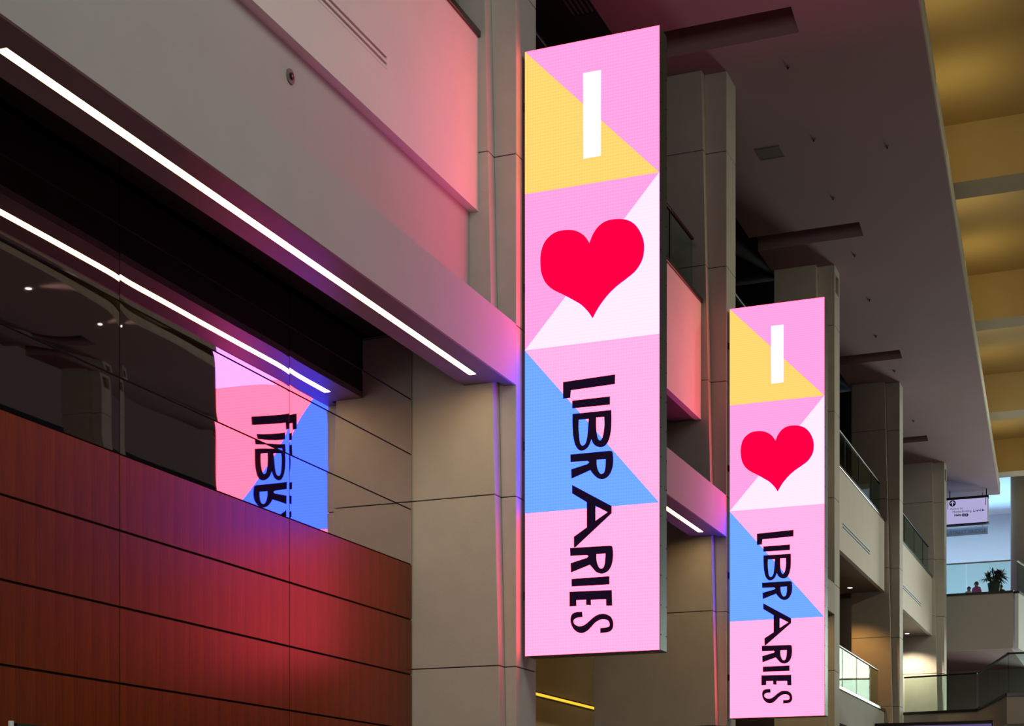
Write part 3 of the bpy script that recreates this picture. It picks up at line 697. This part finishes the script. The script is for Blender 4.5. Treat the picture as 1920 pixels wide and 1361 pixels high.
# ------------------------------------------------------------------ people behind the railing
def person(loc, label, shirt, face_ang, h=1.72, lean=0.0):
    t = thing('person', loc, label, 'person'); s = h / 1.72
    V = {'pel': (0, 0, .95), 'wai': (0, 0, 1.1), 'che': (0, .0, 1.33), 'nk': (0, 0, 1.47), 'hd': (0, 0.02, 1.58), 'top': (0, .01, 1.67)}
    R = {'pel': .15, 'wai': .125, 'che': .15, 'nk': .055, 'hd': .088, 'top': .06}
    E_ = [('pel', 'wai'), ('wai', 'che'), ('che', 'nk'), ('nk', 'hd'), ('hd', 'top')]
    for q, sg in (('l', -1), ('r', 1)):
        V.update({'sh' + q: (sg * .17, 0, 1.40), 'el' + q: (sg * .24, -.02, 1.13), 'wr' + q: (sg * .21, -.16, .93), 'ha' + q: (sg * .20, -.22, .86),
                  'hi' + q: (sg * .09, 0, .88), 'kn' + q: (sg * .10, -.02, .48), 'an' + q: (sg * .10, .02, .08), 'to' + q: (sg * .11, -.16, .03)})
        R.update({'sh' + q: .065, 'el' + q: .042, 'wr' + q: .028, 'ha' + q: .03, 'hi' + q: .095, 'kn' + q: .06, 'an' + q: .042, 'to' + q: .035})
        E_ += [('che', 'sh' + q), ('sh' + q, 'el' + q), ('el' + q, 'wr' + q), ('wr' + q, 'ha' + q), ('pel', 'hi' + q), ('hi' + q, 'kn' + q), ('kn' + q, 'an' + q), ('an' + q, 'to' + q)]
        for i in range(5):   # fingers
            a = 'f%d%s' % (i, q); base = Vector(V['ha' + q]); off = Vector((sg * (-.03 + .015 * i), -.045 if i else -.01, -.03 - (0.012 if 0 < i < 4 else 0)))
            V[a] = tuple(base + off); R[a] = .008; E_.append(('ha' + q, a))
    ks = list(V); me = bpy.data.meshes.new('body')
    me.from_pydata([tuple(Vector(V[k]) * s) for k in ks], [(ks.index(a), ks.index(b)) for a, b in E_], [])
    tmp = bpy.data.objects.new('tmp', me); COL.objects.link(tmp)
    md = tmp.modifiers.new('s', 'SKIN'); sv = me.skin_vertices[0].data
    for i, k in enumerate(ks): sv[i].radius = (R[k] * s * (1.0), R[k] * s * (0.8 if k in ('pel', 'wai', 'che') else 1)); sv[i].use_root = (k == 'pel')
    tmp.modifiers.new('u', 'SUBSURF').levels = 1
    bpy.context.view_layer.update()
    m2 = bpy.data.meshes.new_from_object(tmp.evaluated_get(bpy.context.evaluated_depsgraph_get()))
    bpy.data.objects.remove(tmp)
    m2.materials.clear()
    for m in (M['skin'], shirt, M['darkcloth']): m2.materials.append(m)
    for p in m2.polygons:
        c = p.center / s; p.use_smooth = True
        p.material_index = 1 if (0.93 < c.z < 1.47 and not (abs(c.x) > .2 and c.z < 1.18)) else (2 if c.z <= .93 and abs(c.x) < .19 else 0)
    b = link('body', m2, loc, t); b.rotation_euler.z = face_ang
    hm = MB(); n = 8
    for i in range(n + 1):
        th = math.pi * 0.62 * i / n
        for j in range(12):
            ph = 2 * math.pi * j / 12; hm.v.append((loc[0] + .098 * s * math.sin(th) * math.cos(ph), loc[1] + .105 * s * math.sin(th) * math.sin(ph) + .02, loc[2] + 1.60 * s + .115 * s * math.cos(th)))
    hm.f = [(i * 12 + j, (i + 1) * 12 + j, (i + 1) * 12 + (j + 1) % 12, i * 12 + (j + 1) % 12) for i in range(n) for j in range(12)]
    hm.build('hair', M['hair'], t, smooth=True)
    f = MB(); d = Vector((math.sin(face_ang), -math.cos(face_ang), 0)); r = Vector((-d.y, d.x, 0)); hc = Vector(loc) + Vector((0, 0, 1.575 * s))
    for k in (-1, 1): f.tube(hc + d * .095 + r * k * .03, hc + d * .102 + r * k * .03, .009, 8)
    f.tube(hc + d * .09 + Vector((0, 0, -.055)) - r * .02, hc + d * .09 + Vector((0, 0, -.055)) + r * .02, .006, 6)
    f.tube(hc + d * .085 + Vector((0, 0, .0)), hc + d * .112 + Vector((0, 0, -.03)), .008, 8, .013)
    f.build('face_features', M['hair'], t)
    return t
person((-7.66, 75.0, 11.95), 'person in a pink top standing left of the plant', M['pinkcloth'], 2.6, 1.72)
person((-8.02, 75.3, 11.95), 'person in a white top beside the one in pink', M['whitecloth'], -2.4, 1.56)
person((-6.66, 75.6, 11.95), 'person partly hidden right of the potted plant', M['darkcloth'], 0.4, 1.62)

# ------------------------------------------------------------------ things at the bottom edge
t = thing('digital_display', (-6.1, 48, 3), 'wide black-framed display, only its top edge in view at bottom right', 'display')
box('frame', M['black'], -7.81, -4.44, 48.0, 48.14, 3.2, 5.30, t, 0.01); box('screen', M['display'], -7.77, -4.48, 47.985, 48.0, 3.25, 5.20, t)
for x in (-7.4, -4.9): box('leg', M['steel'], x - 0.05, x + 0.05, 48.02, 48.12, 0.0, 3.2, t)
t = thing('info_stand', (-7, 8.7, 0), 'black stand with a pale corner post, only its tip in view at bottom left', 'stand')
MB().tube((-7, 8.55, 0.0), (-7, 8.55, 2.44), 0.018, 10).build('post', M['white'], t)
box('panel', M['black'], -7.03, -6.99, 8.6, 10.2, 0.35, 2.43, t); box('base', M['steel'], -7.3, -6.7, 8.5, 10.3, 0.0, 0.03, t)

print('objects', len(bpy.data.objects))
